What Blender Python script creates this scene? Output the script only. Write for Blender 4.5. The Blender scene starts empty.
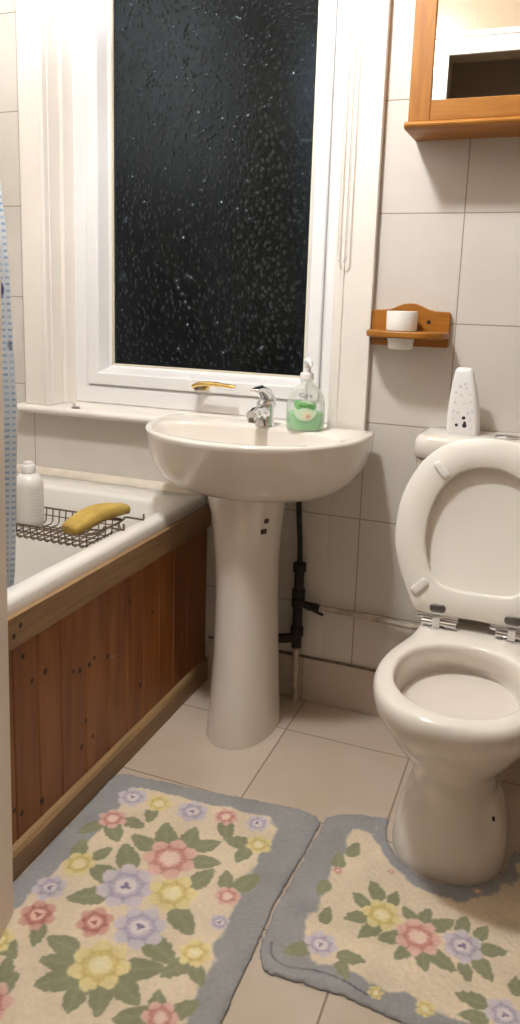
import bpy, bmesh, math, random
import numpy as np
from mathutils import Vector, Matrix
random.seed(7)
rng = np.random.default_rng(5)
PI = math.pi
S = bpy.context.scene
COL = S.collection

# ------------------------------------------------------------------ materials
def new_mat(name):
    m = bpy.data.materials.new(name); m.use_nodes = True
    nt = m.node_tree; b = nt.nodes['Principled BSDF']
    return m, nt, b

def noise_bump(nt, b, scale, strength, dist=0.002, detail=3, coord='Object'):
    tc = nt.nodes.new('ShaderNodeTexCoord'); n = nt.nodes.new('ShaderNodeTexNoise')
    n.inputs['Scale'].default_value = scale; n.inputs['Detail'].default_value = detail
    bp = nt.nodes.new('ShaderNodeBump'); bp.inputs['Strength'].default_value = strength
    bp.inputs['Distance'].default_value = dist
    nt.links.new(tc.outputs[coord], n.inputs['Vector'])
    nt.links.new(n.outputs['Fac'], bp.inputs['Height']); nt.links.new(bp.outputs['Normal'], b.inputs['Normal'])
    return n

def flat(name, col, rough=.5, metal=0., var=0., vscale=8., bump=0., bscale=60., coat=0., spec=.5, emit=None, stretch=None):
    m, nt, b = new_mat(name)
    b.inputs['Base Color'].default_value = (*col, 1); b.inputs['Roughness'].default_value = rough
    b.inputs['Metallic'].default_value = metal; b.inputs['Coat Weight'].default_value = coat
    b.inputs['Specular IOR Level'].default_value = spec
    tc = nt.nodes.new('ShaderNodeTexCoord')
    if var:
        n = nt.nodes.new('ShaderNodeTexNoise'); n.inputs['Scale'].default_value = vscale; n.inputs['Detail'].default_value = 5
        if stretch:
            mp = nt.nodes.new('ShaderNodeMapping'); mp.inputs['Scale'].default_value = stretch
            nt.links.new(tc.outputs['Object'], mp.inputs['Vector']); nt.links.new(mp.outputs['Vector'], n.inputs['Vector'])
        else: nt.links.new(tc.outputs['Object'], n.inputs['Vector'])
        r = nt.nodes.new('ShaderNodeValToRGB')
        r.color_ramp.elements[0].position = .3; r.color_ramp.elements[1].position = .7
        r.color_ramp.elements[0].color = (*[max(0, c * (1 - var)) for c in col], 1)
        r.color_ramp.elements[1].color = (*[min(1, c * (1 + var)) for c in col], 1)
        nt.links.new(n.outputs['Fac'], r.inputs['Fac']); nt.links.new(r.outputs['Color'], b.inputs['Base Color'])
    if bump: noise_bump(nt, b, bscale, bump)
    if emit:
        b.inputs['Emission Color'].default_value = (*emit[0], 1); b.inputs['Emission Strength'].default_value = emit[1]
    return m

def tile_mat(name, col, mortar, bw, rh, mort=.0016, rough=.25, var=.06, vscale=6., bump=.35, mott=None):
    """tiles laid in metres along the UV map"""
    m, nt, b = new_mat(name)
    uv = nt.nodes.new('ShaderNodeUVMap'); uv.uv_map = 'UVMap'
    br = nt.nodes.new('ShaderNodeTexBrick'); br.offset = 0; br.squash = 1
    br.inputs['Scale'].default_value = 1; br.inputs['Brick Width'].default_value = bw
    br.inputs['Row Height'].default_value = rh; br.inputs['Mortar Size'].default_value = mort
    br.inputs['Mortar Smooth'].default_value = .2; br.inputs['Bias'].default_value = 0
    c2 = tuple(c * (1 - var * .6) for c in col)
    br.inputs['Color1'].default_value = (*col, 1); br.inputs['Color2'].default_value = (*c2, 1)
    br.inputs['Mortar'].default_value = (*mortar, 1)
    nt.links.new(uv.outputs['UV'], br.inputs['Vector'])
    n = nt.nodes.new('ShaderNodeTexNoise'); n.inputs['Scale'].default_value = vscale; n.inputs['Detail'].default_value = 6
    nt.links.new(uv.outputs['UV'], n.inputs['Vector'])
    r = nt.nodes.new('ShaderNodeValToRGB'); r.color_ramp.elements[0].position = .32; r.color_ramp.elements[1].position = .72
    k = mott or (1 - var, 1 - var * 1.1, 1 - var * 1.3)
    r.color_ramp.elements[0].color = (*k, 1); r.color_ramp.elements[1].color = (1, 1, 1, 1)
    mx = nt.nodes.new('ShaderNodeMix'); mx.data_type = 'RGBA'; mx.blend_type = 'MULTIPLY'; mx.inputs['Factor'].default_value = 1
    nt.links.new(n.outputs['Fac'], r.inputs['Fac'])
    nt.links.new(br.outputs['Color'], mx.inputs['A']); nt.links.new(r.outputs['Color'], mx.inputs['B'])
    nt.links.new(mx.outputs['Result'], b.inputs['Base Color'])
    inv = nt.nodes.new('ShaderNodeMath'); inv.operation = 'SUBTRACT'; inv.inputs[0].default_value = 1
    nt.links.new(br.outputs['Fac'], inv.inputs[1])
    bp = nt.nodes.new('ShaderNodeBump'); bp.inputs['Strength'].default_value = bump; bp.inputs['Distance'].default_value = .002
    nt.links.new(inv.outputs[0], bp.inputs['Height']); nt.links.new(bp.outputs['Normal'], b.inputs['Normal'])
    b.inputs['Roughness'].default_value = rough
    return m

def wood(name, dark, light, stretch, rough=.4, coat=0., scale=5.):
    m, nt, b = new_mat(name)
    tc = nt.nodes.new('ShaderNodeTexCoord'); mp = nt.nodes.new('ShaderNodeMapping'); mp.inputs['Scale'].default_value = stretch
    n = nt.nodes.new('ShaderNodeTexNoise'); n.inputs['Scale'].default_value = scale; n.inputs['Detail'].default_value = 6; n.inputs['Distortion'].default_value = .8
    r = nt.nodes.new('ShaderNodeValToRGB'); r.color_ramp.elements[0].position = .3; r.color_ramp.elements[1].position = .68
    r.color_ramp.elements[0].color = (*dark, 1); r.color_ramp.elements[1].color = (*light, 1)
    nt.links.new(tc.outputs['Object'], mp.inputs['Vector']); nt.links.new(mp.outputs['Vector'], n.inputs['Vector'])
    nt.links.new(n.outputs['Fac'], r.inputs['Fac']); nt.links.new(r.outputs['Color'], b.inputs['Base Color'])
    b.inputs['Roughness'].default_value = rough; b.inputs['Coat Weight'].default_value = coat
    bp = nt.nodes.new('ShaderNodeBump'); bp.inputs['Strength'].default_value = .15; bp.inputs['Distance'].default_value = .001
    nt.links.new(n.outputs['Fac'], bp.inputs['Height']); nt.links.new(bp.outputs['Normal'], b.inputs['Normal'])
    return m

M = {}
TC, TM = (.69, .645, .595), (.36, .29, .225)
M['tile_right'] = tile_mat('wall_tile', TC, TM, .206, .258)
M['tile_left'] = tile_mat('wall_tile_left', TC, TM, .206, .260)
M['tile_low'] = tile_mat('wall_tile_low', (.69, .645, .595), (.36, .29, .225), .62, .258, rough=.3, vscale=5)
M['tile_skirt'] = tile_mat('skirting_tile', (.57, .49, .41), TM, .333, .30)
M['floor'] = tile_mat('floor_tile', (.62, .52, .425), (.30, .23, .17), .321, .321, mort=.0022, rough=.38, var=.13, vscale=5.5, mott=(.88, .85, .80))
M['paint'] = flat('white_wall_paint', (.74, .70, .65), .6, bump=.05, bscale=90)
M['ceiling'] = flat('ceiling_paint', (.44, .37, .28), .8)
M['gloss'] = flat('white_gloss_paint', (.83, .775, .715), .3, var=.02, vscale=5, bump=.04, bscale=25)
M['upvc'] = flat('white_plastic_frame', (.80, .785, .785), .25)
M['door'] = flat('door_paint', (.86, .77, .69), .4, var=.02)
M['ceramic'] = flat('white_ceramic', (.80, .745, .675), .1, coat=.4, spec=.6)
M['pan'] = flat('cream_ceramic', (.84, .785, .71), .1, coat=.4, spec=.6)
M['acrylic'] = flat('bath_acrylic', (.80, .765, .715), .16, coat=.3)
M['seat'] = flat('seat_plastic', (.89, .845, .77), .3)
M['bumper'] = flat('bumper_plastic', (.85, .82, .77), .35)
M['sealant'] = flat('sealant', (.70, .62, .52), .5, var=.1, vscale=20)
M['chrome'] = flat('chrome', (.82, .82, .84), .08, metal=1)
M['dchrome'] = flat('dull_metal', (.34, .32, .30), .28, metal=1)
M['gold'] = flat('brass_gold', (.83, .60, .22), .18, metal=1)
M['black'] = flat('black_rubber', (.012, .010, .009), .6)
M['grime'] = flat('black_grime', (.02, .015, .012), .8, var=.4, vscale=60)
M['pipe'] = flat('old_painted_pipe', (.46, .38, .30), .5, var=.35, vscale=40)
M['pine'] = wood('orange_pine', (.27, .092, .007), (.40, .158, .016), (1.5, 1.5, 14), .42, .05, 4)
M['pine_h'] = wood('orange_pine_rail', (.27, .092, .007), (.40, .158, .016), (14, 1.5, 1.5), .42, .05, 4)
M['pine_h'].node_tree.nodes['Mapping'].inputs['Scale'].default_value = (1.5, 14, 14)
M['pine'].node_tree.nodes['Mapping'].inputs['Scale'].default_value = (14, 14, 1.5)
M['clad'] = wood('brown_cladding', (.165, .048, .007), (.31, .108, .020), (1, 7, .8), .45, .1, 3.)
M['rail'] = wood('dull_brown_rail', (.22, .125, .055), (.33, .20, .10), (14, 1.2, 14), .5, 0, 4)
M['mould'] = wood('pale_moulding', (.27, .165, .07), (.40, .26, .12), (14, 1.2, 14), .45, 0, 4)
M['knot'] = flat('dark_knot', (.030, .012, .006), .6)
M['scuff'] = flat('pale_scuff', (.38, .24, .14), .7, var=.3, vscale=60)
M['mirror'] = flat('mirror_silver', (.88, .88, .87), .015, metal=1)
M['tumbler'] = flat('white_tumbler', (.80, .77, .72), .35)
M['plastic'] = flat('white_plastic', (.80, .78, .765), .3)
M['spot'] = flat('dark_print', (.02, .02, .025), .5)
M['faint'] = flat('grey_print', (.70, .68, .67), .5)
M['wire'] = flat('tarnished_wire', (.22, .17, .13), .35, metal=.8)
M['sponge'] = flat('yellow_sponge', (.48, .325, .075), .9, var=.12, vscale=40, bump=.6, bscale=220)
M['sponge_side'] = flat('brown_sponge_edge', (.36, .20, .05), .9, var=.2, vscale=40, bump=.5, bscale=200)
M['bottle'] = flat('white_bottle', (.80, .765, .72), .35)
M['shade'] = flat('opal_lamp_glass', (.9, .88, .84), .3, emit=((.97, 1., 1.02), 1.))
M['green_text'] = flat('green_label', (.22, .52, .20), .5, var=.15, vscale=90)
M['dark_text'] = flat('dark_lettering', (.10, .11, .10), .5)
M['label_white'] = flat('pale_label', (.78, .80, .70), .5)
M['label_pink'] = flat('pink_flower_print', (.70, .42, .36), .5)

m, nt, b = new_mat('patterned_window_glass'); M['glass'] = m
b.inputs['Base Color'].default_value = (.14, .17, .20, 1); b.inputs['Transmission Weight'].default_value = 1
b.inputs['Specular Tint'].default_value = (.72, .86, 1, 1); b.inputs['Roughness'].default_value = .045; b.inputs['IOR'].default_value = 1.47
tc = nt.nodes.new('ShaderNodeTexCoord')
vo = nt.nodes.new('ShaderNodeTexVoronoi'); vo.inputs['Scale'].default_value = 64; vo.feature = 'F1'
nz = nt.nodes.new('ShaderNodeTexNoise'); nz.inputs['Scale'].default_value = 120; nz.inputs['Detail'].default_value = 2
mr = nt.nodes.new('ShaderNodeMapRange'); mr.interpolation_type = 'SMOOTHSTEP'
mr.inputs['From Min'].default_value = .06; mr.inputs['From Max'].default_value = .42; mr.inputs['To Min'].default_value = 1; mr.inputs['To Max'].default_value = 0
ad = nt.nodes.new('ShaderNodeMath'); ad.operation = 'MULTIPLY_ADD'; ad.inputs[1].default_value = .22
nt.links.new(tc.outputs['Object'], vo.inputs['Vector']); nt.links.new(tc.outputs['Object'], nz.inputs['Vector'])
nt.links.new(vo.outputs['Distance'], mr.inputs['Value']); nt.links.new(nz.outputs['Fac'], ad.inputs[0]); nt.links.new(mr.outputs[0], ad.inputs[2])
bp = nt.nodes.new('ShaderNodeBump'); bp.inputs['Strength'].default_value = 1.; bp.inputs['Distance'].default_value = .0031
nt.links.new(ad.outputs[0], bp.inputs['Height']); nt.links.new(bp.outputs['Normal'], b.inputs['Normal'])

def clear(name, col, mixf, rough=.08):
    """thin clear plastic: mostly see-through with a glossy skin"""
    m = bpy.data.materials.new(name); m.use_nodes = True; nt = m.node_tree
    for n in list(nt.nodes): nt.nodes.remove(n)
    o = nt.nodes.new('ShaderNodeOutputMaterial'); t = nt.nodes.new('ShaderNodeBsdfTransparent'); p = nt.nodes.new('ShaderNodeBsdfPrincipled')
    t.inputs['Color'].default_value = (*col, 1); p.inputs['Base Color'].default_value = (.80, .80, .78, 1); p.inputs['Roughness'].default_value = rough
    fr = nt.nodes.new('ShaderNodeLayerWeight'); fr.inputs['Blend'].default_value = .35
    ma = nt.nodes.new('ShaderNodeMath'); ma.operation = 'MULTIPLY_ADD'; ma.inputs[1].default_value = .5; ma.inputs[2].default_value = mixf
    ma.use_clamp = True
    mx = nt.nodes.new('ShaderNodeMixShader')
    nt.links.new(fr.outputs['Facing'], ma.inputs[0]); nt.links.new(ma.outputs[0], mx.inputs['Fac'])
    nt.links.new(t.outputs[0], mx.inputs[1]); nt.links.new(p.outputs[0], mx.inputs[2]); nt.links.new(mx.outputs[0], o.inputs['Surface'])
    return m
M['clear'] = clear('clear_plastic', (.95, .97, .95), .22)
m, nt, b = new_mat('green_soap'); M['soap'] = m
b.inputs['Base Color'].default_value = (.30, .74, .34, 1); b.inputs['Roughness'].default_value = .25
b.inputs['Subsurface Weight'].default_value = .4; b.inputs['Subsurface Radius'].default_value = (.02, .03, .02)
m, nt, b = new_mat('pan_water'); M['water'] = m
b.inputs['Base Color'].default_value = (.84, .775, .70, 1); b.inputs['Roughness'].default_value = .05; b.inputs['Transmission Weight'].default_value = .1; b.inputs['IOR'].default_value = 1.33

def attr_mat(name, rough=.95, bump=.5, bscale=420):
    m, nt, b = new_mat(name)
    a = nt.nodes.new('ShaderNodeAttribute'); a.attribute_name = 'Col'
    nt.links.new(a.outputs['Color'], b.inputs['Base Color']); b.inputs['Roughness'].default_value = rough
    b.inputs['Specular IOR Level'].default_value = .1; b.inputs['Sheen Weight'].default_value = .15
    noise_bump(nt, b, bscale, bump, .003)
    return m
M['rug'] = attr_mat('woven_flower_pile')
m, nt, b = new_mat('curtain_cloth'); M['curtain'] = m
b.inputs['Roughness'].default_value = .5
uv = nt.nodes.new('ShaderNodeUVMap'); uv.uv_map = 'UVMap'
sep = nt.nodes.new('ShaderNodeSeparateXYZ'); nt.links.new(uv.outputs['UV'], sep.inputs[0])
br = nt.nodes.new('ShaderNodeTexBrick'); br.offset = 0.; br.inputs['Scale'].default_value = 1
br.inputs['Brick Width'].default_value = .022; br.inputs['Row Height'].default_value = .012; br.inputs['Mortar Size'].default_value = .0045; br.inputs['Mortar Smooth'].default_value = .4
br.inputs['Color1'].default_value = (.26, .38, .55, 1); br.inputs['Color2'].default_value = (.42, .55, .68, 1); br.inputs['Mortar'].default_value = (.66, .70, .74, 1)
nt.links.new(uv.outputs['UV'], br.inputs['Vector'])
vo = nt.nodes.new('ShaderNodeTexVoronoi'); vo.inputs['Scale'].default_value = 9; nt.links.new(uv.outputs['UV'], vo.inputs['Vector'])
rr = nt.nodes.new('ShaderNodeValToRGB'); rr.color_ramp.elements[0].position = .16; rr.color_ramp.elements[1].position = .2
rr.color_ramp.elements[0].color = (1, 1, 1, 1); rr.color_ramp.elements[1].color = (0, 0, 0, 1)
nt.links.new(vo.outputs['Distance'], rr.inputs['Fac'])
mx = nt.nodes.new('ShaderNodeMix'); mx.data_type = 'RGBA'; mx.inputs['B'].default_value = (.02, .035, .16, 1)
nt.links.new(rr.outputs['Color'], mx.inputs['Factor']); nt.links.new(br.outputs['Color'], mx.inputs['A']); nt.links.new(mx.outputs['Result'], b.inputs['Base Color'])

# ------------------------------------------------------------------ object helpers
def tag(o, label=None, cat=None, group=None, kind=None):
    if label: o['label'] = label
    if cat: o['category'] = cat
    if group: o['group'] = group
    if kind: o['kind'] = kind
    return o

def thing(name, label, cat, loc, rz=0., group=None):
    o = bpy.data.objects.new(name, None); COL.objects.link(o)
    o.location = loc; o.rotation_euler = (0, 0, rz); o.empty_display_size = .05
    bpy.context.view_layer.update()
    return tag(o, label, cat, group)

def obj(name, bm, mat, parent=None, smooth=True, bevel=0., seg=2, angle=40, origin=None, subsurf=0, autosm=True):
    """bm holds world coordinates; the mesh is stored relative to its root / its own origin"""
    bmesh.ops.recalc_face_normals(bm, faces=bm.faces)
    me = bpy.data.meshes.new(name)
    root = parent
    while root is not None and root.parent is not None: root = root.parent
    if root is not None and root.type == 'EMPTY': T = root.matrix_world.inverted()
    elif root is not None: T = Matrix.Translation(-root.location)
    elif origin is not None: T = Matrix.Translation(-Vector(origin))
    else: T = Matrix()
    bmesh.ops.transform(bm, matrix=T, verts=bm.verts)
    bm.to_mesh(me); bm.free()
    o = bpy.data.objects.new(name, me); COL.objects.link(o)
    if root is None and origin is not None: o.location = origin
    if parent is not None: o.parent = parent
    for mm in (mat if isinstance(mat, (list, tuple)) else [mat]): me.materials.append(mm)
    if smooth:
        for p in me.polygons: p.use_smooth = True
        if autosm: me.set_sharp_from_angle(angle=math.radians(angle))
    if bevel:
        md = o.modifiers.new('bevel', 'BEVEL'); md.width = bevel; md.segments = seg; md.limit_method = 'ANGLE'; md.angle_limit = math.radians(35)
        if not smooth:
            for p in me.polygons: p.use_smooth = True
        md.harden_normals = True
    if subsurf:
        md = o.modifiers.new('sub', 'SUBSURF'); md.levels = subsurf; md.render_levels = subsurf
    return o

def BM(): return bmesh.new()

def box(bm, x0, x1, y0, y1, z0, z1, mi=0):
    v = [bm.verts.new((x, y, z)) for x in (x0, x1) for y in (y0, y1) for z in (z0, z1)]
    for f in ((0, 1, 3, 2), (4, 6, 7, 5), (0, 4, 5, 1), (2, 3, 7, 6), (0, 2, 6, 4), (1, 5, 7, 3)):
        bm.faces.new([v[i] for i in f]).material_index = mi
    return v

def loft(bm, loops, cap0=True, cap1=True, closed=True, mi=0):
    R = [[bm.verts.new(p) for p in L] for L in loops]; n = len(R[0])
    for a, c in zip(R, R[1:]):
        for i in range(n if closed else n - 1):
            j = (i + 1) % n
            bm.faces.new((a[i], a[j], c[j], c[i])).material_index = mi
    if cap0: bm.faces.new(R[0][::-1]).material_index = mi
    if cap1: bm.faces.new(R[-1]).material_index = mi
    return R

def tube(bm, pts, r, n=10, caps=True, mi=0):
    pts = [Vector(p) for p in pts]; rs = r if isinstance(r, (list, tuple)) else [r] * len(pts)
    up = None; loops = []
    for i, p in enumerate(pts):
        t = (pts[min(i + 1, len(pts) - 1)] - pts[max(i - 1, 0)]).normalized()
        if up is None:
            up = Vector((0, 0, 1)) if abs(t.z) < .9 else Vector((1, 0, 0))
        u = (up - t * up.dot(t)).normalized(); up = u; w = t.cross(u)
        loops.append([p + (u * math.cos(a) + w * math.sin(a)) * rs[i] for a in [2 * PI * k / n for k in range(n)]])
    loft(bm, loops, caps, caps, mi=mi)

def lathe(bm, prof, c, n=32, sx=1., sy=1., caps=(True, True), mi=0):
    loft(bm, [[(c[0] + r * sx * math.cos(2 * PI * k / n), c[1] + r * sy * math.sin(2 * PI * k / n), c[2] + z) for k in range(n)] for r, z in prof], *caps, mi=mi)

def catmull(P, n=8, closed=False):
    P = [Vector(p) for p in P]; out = []
    N = len(P)
    for i in range(N if closed else N - 1):
        a, b_, c, d = (P[(i - 1) % N], P[i], P[(i + 1) % N], P[(i + 2) % N]) if closed else (P[max(i - 1, 0)], P[i], P[i + 1], P[min(i + 2, N - 1)])
        for k in range(n):
            t = k / n
            out.append(.5 * ((2 * b_) + (c - a) * t + (2 * a - 5 * b_ + 4 * c - d) * t * t + (3 * b_ - a - 3 * c + d) * t ** 3))
    if not closed: out.append(P[-1])
    return out

def prism(bm, poly, axis, lo, hi, mi=0):
    """poly: 2D points in the plane normal to axis ('x': (y,z), 'y': (x,z), 'z': (x,y))"""
    def P(p, t): return {'x': (t, p[0], p[1]), 'y': (p[0], t, p[1]), 'z': (p[0], p[1], t)}[axis]
    loft(bm, [[P(p, lo) for p in poly], [P(p, hi) for p in poly]], mi=mi)

def rrect(x0, x1, y0, y1, r, n=6):
    pts = []
    for cx, cy, a0 in ((x1 - r, y1 - r, 0), (x0 + r, y1 - r, 90), (x0 + r, y0 + r, 180), (x1 - r, y0 + r, 270)):
        for k in range(n + 1):
            a = math.radians(a0 + 90 * k / n); pts.append((cx + r * math.cos(a), cy + r * math.sin(a)))
    return pts

def radial(poly, c, n):
    """resample a closed star-shaped outline at n equal angles about c"""
    out = []; m_ = len(poly)
    for k in range(n):
        a = 2 * PI * k / n; d = (math.cos(a), math.sin(a)); best = None
        for i in range(m_):
            p, q = poly[i], poly[(i + 1) % m_]
            ex, ey = q[0] - p[0], q[1] - p[1]; den = d[0] * ey - d[1] * ex
            if abs(den) < 1e-12: continue
            t = ((p[0] - c[0]) * ey - (p[1] - c[1]) * ex) / den
            s = ((p[0] - c[0]) * d[1] - (p[1] - c[1]) * d[0]) / den
            if t > 0 and -1e-9 <= s <= 1 + 1e-9 and (best is None or t > best): best = t
        out.append((c[0] + d[0] * best, c[1] + d[1] * best))
    return out

def planar_uv(o, fn):
    me = o.data; uv = me.uv_layers.new(name='UVMap')
    for p in me.polygons:
        for li in p.loop_indices:
            co = me.vertices[me.loops[li].vertex_index].co + o.location
            uv.data[li].uv = fn(co, p)

def struct(name, bm, mat, parent=None, **k):
    o = obj(name, bm, mat, parent, **k)
    if parent is None: o['kind'] = 'structure'
    return o

def text_mesh(name, s, size, mat, parent, loc, rot, depth=.0004):
    cu = bpy.data.curves.new(name, 'FONT'); cu.body = s; cu.size = size; cu.align_x = 'CENTER'; cu.align_y = 'CENTER'; cu.extrude = depth
    t = bpy.data.objects.new(name, cu); COL.objects.link(t)
    dg = bpy.context.evaluated_depsgraph_get()
    me = bpy.data.meshes.new_from_object(t.evaluated_get(dg)); me.name = name
    bpy.data.objects.remove(t); bpy.data.curves.remove(cu)
    o = bpy.data.objects.new(name, me); COL.objects.link(o); me.materials.append(mat)
    root = parent
    while root.parent is not None: root = root.parent
    o.parent = parent
    o.matrix_local = root.matrix_world.inverted() @ Matrix.Translation(loc) @ rot
    return o

# ------------------------------------------------------------------ the room
XL, XR, YF, ZC, YH = -.96, 1.02, -1.72, 2.40, -2.95
bm = BM(); box(bm, XL - .1, XR + .1, YH - .1, .15, -.06, 0)
fl = struct('floor', bm, M['floor'], smooth=False)
planar_uv(fl, lambda c, p: (c.x - .0675 + .321 * 10, c.y + .172 + .321 * 20))

# back wall: left of the window, right of it, below the sill, above the head
HX0, HX1, HZ0, HZ1 = -.775, .105, .7480, 2.12
bm = BM()
box(bm, XL - .1, HX0, 0, .16, HZ0, ZC, 1); box(bm, XL - .1, HX0, 0, .16, 0, HZ0, 2); box(bm, HX1, XR + .1, 0, .16, 0, ZC, 0)
box(bm, HX0, HX1, 0, .16, 0, HZ0, 2); box(bm, HX0, HX1, 0, .16, HZ1, ZC, 1)
# the low strip left of the window keeps the wide tiles
wb = struct('wall_back', bm, [M['tile_right'], M['tile_left'], M['tile_low']], smooth=False)
def uvb(c, p):
    if p.material_index == 0: return (c.x - .191 + .206 * 10, c.z - .286 + .258 * 4)
    if p.material_index == 1: return (c.x + .835 + .206 * 10, c.z - .309 + .26 * 4)
    return (c.x + .835 + .62 * 4, c.z - .286 + .258 * 4)
planar_uv(wb, uvb)
bm = BM(); box(bm, XL - .1, XL, YH, 0, 0, ZC); wl = struct('wall_left', bm, M['tile_left'], smooth=False)
planar_uv(wl, lambda c, p: (c.y + 4.12, c.z - .309 + 1.04))
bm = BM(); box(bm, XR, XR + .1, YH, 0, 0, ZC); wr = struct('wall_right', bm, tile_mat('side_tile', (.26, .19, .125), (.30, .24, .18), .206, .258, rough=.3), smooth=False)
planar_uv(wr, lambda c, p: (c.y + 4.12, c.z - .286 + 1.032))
DX0, DX1, DZ = .105, .905, 2.075
bm = BM(); box(bm, XL, DX0, YF - .12, YF, 0, ZC); box(bm, DX1, XR, YF - .12, YF, 0, ZC); box(bm, DX0, DX1, YF - .12, YF, DZ, ZC)
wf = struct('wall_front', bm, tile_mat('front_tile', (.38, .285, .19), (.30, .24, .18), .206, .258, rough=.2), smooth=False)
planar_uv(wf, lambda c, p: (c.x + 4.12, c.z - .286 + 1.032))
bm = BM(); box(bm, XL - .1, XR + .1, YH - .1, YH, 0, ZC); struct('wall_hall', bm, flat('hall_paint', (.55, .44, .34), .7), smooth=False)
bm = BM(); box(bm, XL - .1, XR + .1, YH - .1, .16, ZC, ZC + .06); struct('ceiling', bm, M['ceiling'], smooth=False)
# door casing on the bathroom side of the front wall
bm = BM()
for x0, x1, z0, z1 in ((DX0 - .075, DX0 + .005, 0, DZ + .075), (DX1 - .005, DX1 + .075, 0, DZ + .075)):
    box(bm, x0, x1, YF, YF + .018, z0, z1)
box(bm, DX0 + .005, DX1 - .005, YF, YF + .018, DZ - .005, DZ + .075)
box(bm, DX0 - .075, DX1 + .075, YF + .018, YF + .03, DZ + .055, DZ + .075)
struct('trim_1', bm, M['gloss'], bevel=.003, smooth=False)
# tiled skirting along the back wall
bm = BM(); box(bm, -.235, XR, -.012, -.0002, .001, .128); bs = struct('baseboard_back', bm, [M['tile_skirt'], M['grime']], bevel=.002, smooth=False)
planar_uv(bs, lambda c, p: (c.x - .39 + 3.33, c.z + .02))
bm = BM(); box(bm, -.235, XR, -.0085, -.0002, .1282, .1315); struct('trim_2', bm, flat('dirty_grout', (.17, .125, .09), .9, var=.4, vscale=40), smooth=False)
# lifted seal between the bath and the tiles
bm = BM(); prism(bm, [(-.0005, .5572), (-.022, .5572), (-.020, .566), (-.010, .575), (-.0005, .577)], 'x', XL + .002, -.250)
struct('trim_3', bm, M['sealant'])

# ------------------------------------------------------------------ window
ZS = .7725                     # top of the window board
win = bpy.data.objects.new('window_1', None); COL.objects.link(win); win.location = (-.335, .0, ZS); win['kind'] = 'structure'
bpy.context.view_layer.update()
def frame_ring(x0, x1, z0, z1, w, prof_fn):
    """mitred picture-frame ring; prof: list of (inset from outer edge, y)"""
    bm = BM(); loops = []
    for ins, y in prof_fn:
        loops.append([(x0 + ins, y, z0 + ins), (x1 - ins, y, z0 + ins), (x1 - ins, y, z1 - ins), (x0 + ins, y, z1 - ins)])
    R = [[bm.verts.new(p) for p in L] for L in loops]
    for a, c in zip(R, R[1:] + R[:1]):
        for i in range(4):
            j = (i + 1) % 4; bm.faces.new((a[i], a[j], c[j], c[i]))
    return bm
# casing: flat boards with a bead on the inner edge
for nm, x0, x1, xi in (('casing_board', -.850, -.775, -1), ('casing_board', .105, .194, 1)):
    bm = BM(); box(bm, x0, x1, -.022, -.0005, ZS + .0005, 2.12)
    if xi < 0: box(bm, x1 - .006, x1 + .010, -.0255, -.0005, ZS + .0005, 2.12)
    else: box(bm, x0 - .010, x0 + .016, -.0255, -.0005, ZS + .0005, 2.12)
    obj(nm, bm, M['gloss'], win, bevel=.003, smooth=False)
bm = BM(); box(bm, -.855, .20, -.026, -.0005, 2.12, 2.21); box(bm, -.89, .22, -.045, -.0005, 2.19, 2.215); obj('casing_head', bm, M['gloss'], win, bevel=.003, smooth=False)
# lining (reveal) boards
bm = BM()
box(bm, -.775, -.762, -.004, .16, ZS + .0005, 2.12); box(bm, .092, .105, -.004, .16, ZS + .0005, 2.12); box(bm, -.762, .092, -.004, .16, 2.108, 2.12)
box(bm, -.762, -.748, .045, .10, ZS + .0005, 2.108); box(bm, .078, .092, .045, .10, ZS + .0005, 2.108)
obj('lining', bm, M['gloss'], win, bevel=.0025, smooth=False)
# fixed frame and opening sash, both with chamfered glazing edges
FX0, FX1, FZ0, FZ1 = -.7615, .0915, ZS + .0008, 2.1075
bm = frame_ring(FX0, FX1, FZ0, FZ1, .06, [(0, .150), (0, .101), (.004, .098), (.050, .098), (.056, .104), (.061, .112), (.061, .150)])
obj('fixed_frame', bm, M['upvc'], win, angle=25)
SX0, SX1, SZ0, SZ1 = FX0 + .059, FX1 - .059, FZ0 + .059, FZ1 - .059
bm = frame_ring(SX0, SX1, SZ0, SZ1, .06, [(0, .165), (0, .096), (.003, .092), (.034, .092), (.038, .096), (.050, .134), (.056, .140), (.058, .146), (.058, .165)])
sash = obj('sash', bm, M['upvc'], win, angle=25)
bm = frame_ring(SX0 + .055, SX1 - .055, SZ0 + .055, SZ1 - .055, .01, [(0, .1475), (0, .141), (.005, .141), (.007, .1475)])
obj('glazing_bead', bm, flat('cream_bead', (.66, .60, .47), .5), sash, angle=25)
bm = BM(); box(bm, SX0 + .05, SX1 - .05, .148, .152, SZ0 + .05, SZ1 - .05)
obj('pane', bm, M['glass'], sash, smooth=False)
# window board with a round nose
bm = BM(); nose = [(.160, ZS), (-.036, ZS), (-.043, ZS - .003), (-.047, ZS - .010), (-.046, ZS - .017), (-.041, ZS - .022), (-.034, ZS - .024)]
prism(bm, nose[1:] + [(-.0005, ZS - .024), (-.0005, ZS)], 'x', -.868, -.352)
box(bm, -.7748, .1048, -.0005, .1605, ZS - .0242, ZS)
obj('window_board', bm, M['gloss'], win, angle=50)
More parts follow.
